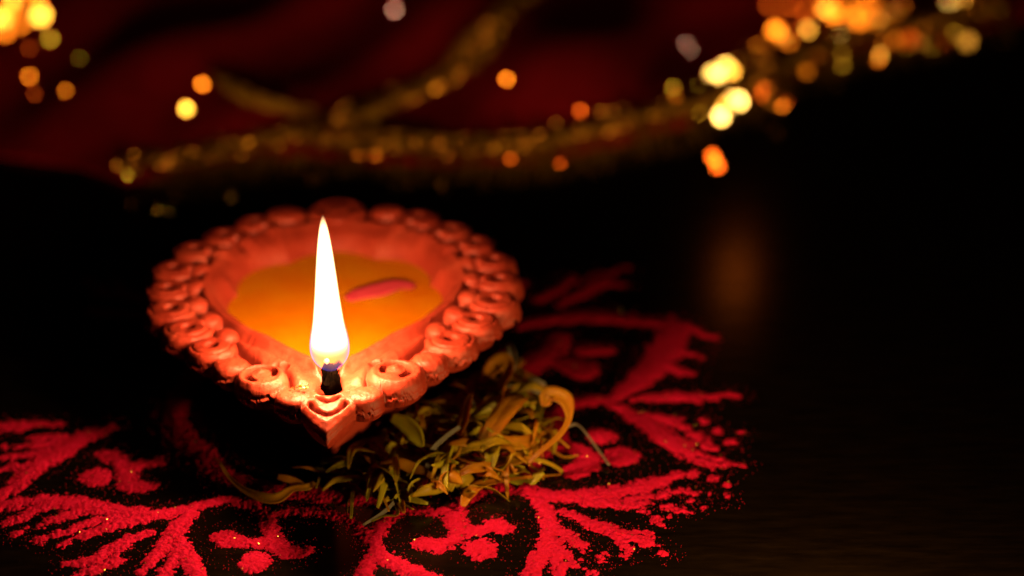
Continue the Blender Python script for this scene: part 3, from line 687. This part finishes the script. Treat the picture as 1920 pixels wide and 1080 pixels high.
for i in range(900):
    t = rng.random() * (len(E3) - 1); k = int(t); P = E3[k] * (1 - t + k) + E3[k + 1] * (t - k)
    L = rng.uniform(.4, 1.5) * min(1, t / 7 + .1) * (1.3 if rng.random() < .15 else 1); dx = rng.normal(0, .18); r = .02; o0 = len(V)
    for j in range(4):
        u = j / 3; c = P + np.array([dx * u, -L * u, 0]); c[2] = max(.03, P[2] * (1 - u * 1.2) + .05 * u)
        for a in (0, 2.1, 4.2): V.append(tuple(c + np.array([r * math.cos(a), 0, r * math.sin(a)]) - OFF))
        if j: F += [(o0 + 3 * (j - 1) + q2, o0 + 3 * (j - 1) + (q2 + 1) % 3, o0 + 3 * j + (q2 + 1) % 3, o0 + 3 * j + q2) for q2 in range(3)]
tag(obj('fringe_thread', V, F, M_GOLD, cloth), kind='stuff')
V = []; F = []
TS = [on_cloth(px, py) for px, py in ((1395, 130), (1410, 120), (1430, 110), (1445, 130), (1430, 160), (1440, 185), (1455, 200), (1460, 160), (1450, 110))]
for path, wd_, cnt_ in ((E3, .6, 3600), (U3, .65, 1700), (TS, .6, 700)):
    for i in range(cnt_):
        t = rng.random() * (len(path) - 1); k = int(t); P = path[k] * (1 - t + k) + path[k + 1] * (t - k)
        P = P + np.array([rng.normal(0, .12), rng.normal(0, wd_ * .45), rng.uniform(.1, .34)]); o0 = len(V)
        hv = (CAM - P) / np.linalg.norm(CAM - P) + (FLAME_MID - P) / np.linalg.norm(FLAME_MID - P); n = Vector(rng.normal(size=3) * .33 + hv / np.linalg.norm(hv)).normalized(); t_ = n.orthogonal().normalized(); b_ = n.cross(t_); r_ = rng.uniform(.03, .065)
        for h in (.006, -.006):
            for q2 in range(5): V.append(tuple(Vector(P - OFF) + t_ * math.cos(q2 * 1.2566) * r_ + b_ * math.sin(q2 * 1.2566) * r_ + n * h))
        F += [tuple(o0 + q2 for q2 in range(5)), tuple(o0 + 9 - q2 for q2 in range(5))] + [(o0 + q2, o0 + 5 + q2, o0 + 5 + (q2 + 1) % 5, o0 + (q2 + 1) % 5) for q2 in range(5)]
tag(obj('lace_spangle', V, F, M_SPAN, cloth, smooth=False), kind='stuff')
# sequins: small metal discs sewn on; those listed catch a flame
def sequin(P, n, r, mat, k=14):
    n = Vector(n).normalized(); t = n.orthogonal().normalized(); b = n.cross(t); V = []; h = .012
    for hh, f in ((h, .0), (h, .92), (0, 1), (-h, .92), (-h, .0)):
        for q in range(k): a = 2 * math.pi * q / k; V.append(tuple(t * math.cos(a) * r * f + b * math.sin(a) * r * f + n * hh))
    F = [(i * k + q, i * k + (q + 1) % k, (i + 1) * k + (q + 1) % k, (i + 1) * k + q) for i in range(4) for q in range(k)]
    o = obj('sequin', V, F, mat, cloth, smooth=False); o.location = Vector(P - OFF) * CM; return o
SL = [(22,22,'o',3),(2,38,'y',3),(55,8,'o',2.5),(40,48,'o',1.2),(80,14,'r',1.2),(12,62,'o',1.6),(-12,15,'w',3),(30,0,'y',2.5),(95,73,'g',.9),(56,90,'r',.15),(56,143,'o',.45),(124,170,'o',.28),(66,176,'r',.15),(150,110,'g',.06),
      (380,158,'o',.65),(350,204,'y',.75),(315,308,'r',.35),(240,330,'g',.25),(295,405,'g',.35),(318,410,'g',.3),(695,265,'o',.8),(672,291,'o',.55),(706,292,'o',.6),(735,270,'r',.3),(630,255,'o',.15),
      (1088,208,'r',.6),(1050,307,'r',.25),(950,148,'o',.5),(1262,165,'g',.35),(1266,184,'o',.9),(1310,160,'g',.3),(1311,210,'g',.45),(1340,186,'r',.5),(1335,138,'w',2.2),(1348,142,'w',3),(1362,128,'w',4),(1366,136,'y',3),
      (1370,190,'w',4),(1382,190,'w',4),(1358,192,'y',1.5),(1352,218,'w',1.6),(1372,152,'o',1.2),(1492,120,'o',1.3),(1466,199,'o',.5),(1475,190,'r',.4),(1425,125,'o',.7),(1440,110,'o',.7),(1452,135,'o',.6),(1435,160,'r',.7),(1428,180,'r',.4),(1336,303,'r',2.2),(1345,322,'r',2.2),(1340,312,'o',.5),
      (1515,55,'y',.8),(1545,15,'o',3),(1550,18,'y',1),(1570,72,'w',1.2),(1600,30,'o',3),(1620,12,'o',3),(1636,20,'o',3),(1640,52,'o',2.0),(1612,44,'o',2),(1590,8,'o',2),(1650,5,'o',2),(1535,105,'r',.8),(1510,20,'r',1.2),(1480,12,'r',1.0),(1460,40,'r',.5),(1440,10,'r',.8),(1650,103,'y',.6),(1646,112,'o',.4),(1678,27,'w',1.4),(1580,125,'g',.22),(1578,100,'g',.2),
      (1730,40,'g',.25),(1715,35,'g',.2),(1790,62,'g',.5),(1780,8,'w',1.6),(1822,15,'o',4),(1798,0,'y',2),(1745,92,'g',.08),(1700,90,'g',.06),(1870,20,'g',.08),(1692,10,'o',.5),(740,18,'p',.35),(1286,82,'p',.12),(1295,94,'p',.1),(1470,70,'y',.3),(1462,78,'o',.3)]
for i, (px, py, k, b) in enumerate(SL):
    P = on_cloth(px, py + 10) if py < 300 or not (280 < px < 330) else at(px, py, .25)
    if 1320 < px < 1360 and py > 290: P = at(px, py, .25)
    P = P + np.array([0, 0, .16])
    src = FLAME_MID
    h = (CAM - P) / np.linalg.norm(CAM - P) + (src - P) / np.linalg.norm(src - P)
    h /= np.linalg.norm(h); h = h + rng.normal(0, .010, 3)
    sequin(P, h, min(.30, (.10 if b > 2 and k == 'w' else .13 if k in 'wy' and b > .7 else .09) * math.sqrt(b) + .01), SEQ[k])
# the dense sequined corner at the upper right and the one at the upper left
for i in range(46):
    px, py = (rng.normal(1590, 75), rng.uniform(-25, 95)) if i % 4 else (rng.normal(1445, 28), rng.uniform(100, 195))
    P = on_cloth(px, py) + np.array([0, 0, .2]); h = (CAM - P) / np.linalg.norm(CAM - P) + (FLAME_MID - P) / np.linalg.norm(FLAME_MID - P)
    h = h / np.linalg.norm(h) + rng.normal(0, .055, 3); sequin(P, h, rng.uniform(.08, .20), SEQ[('o', 'o', 'r', 'y', 'o')[i % 5]], 12)
for i in range(10):
    P = on_cloth(rng.uniform(-30, 85), rng.uniform(-30, 45)) + np.array([0, 0, .2]); h = (CAM - P) / np.linalg.norm(CAM - P) + (FLAME_MID - P) / np.linalg.norm(FLAME_MID - P)
    h = h / np.linalg.norm(h) + rng.normal(0, .03, 3); sequin(P, h, rng.uniform(.15, .26), SEQ[('o', 'y', 'o')[i % 3]], 12)
# plain sequins turned at random on the lace
for i in range(70):
    t = rng.random() ** .6 * (len(E3) - 2); k = int(t); P = E3[k] * (1 - t + k) + E3[k + 1] * (t - k)
    P = P + np.array([rng.normal(0, .1), rng.normal(.3, .7), .12]); P[2] = max(P[2], float(zc(P[0], P[1])) + .12)
    sequin(P, rng.normal(size=3) * .6 + np.array([0, -.6, .8]), rng.uniform(.04, .08), SEQ[('o', 'y', 'g', 'r')[i % 4]], 10)
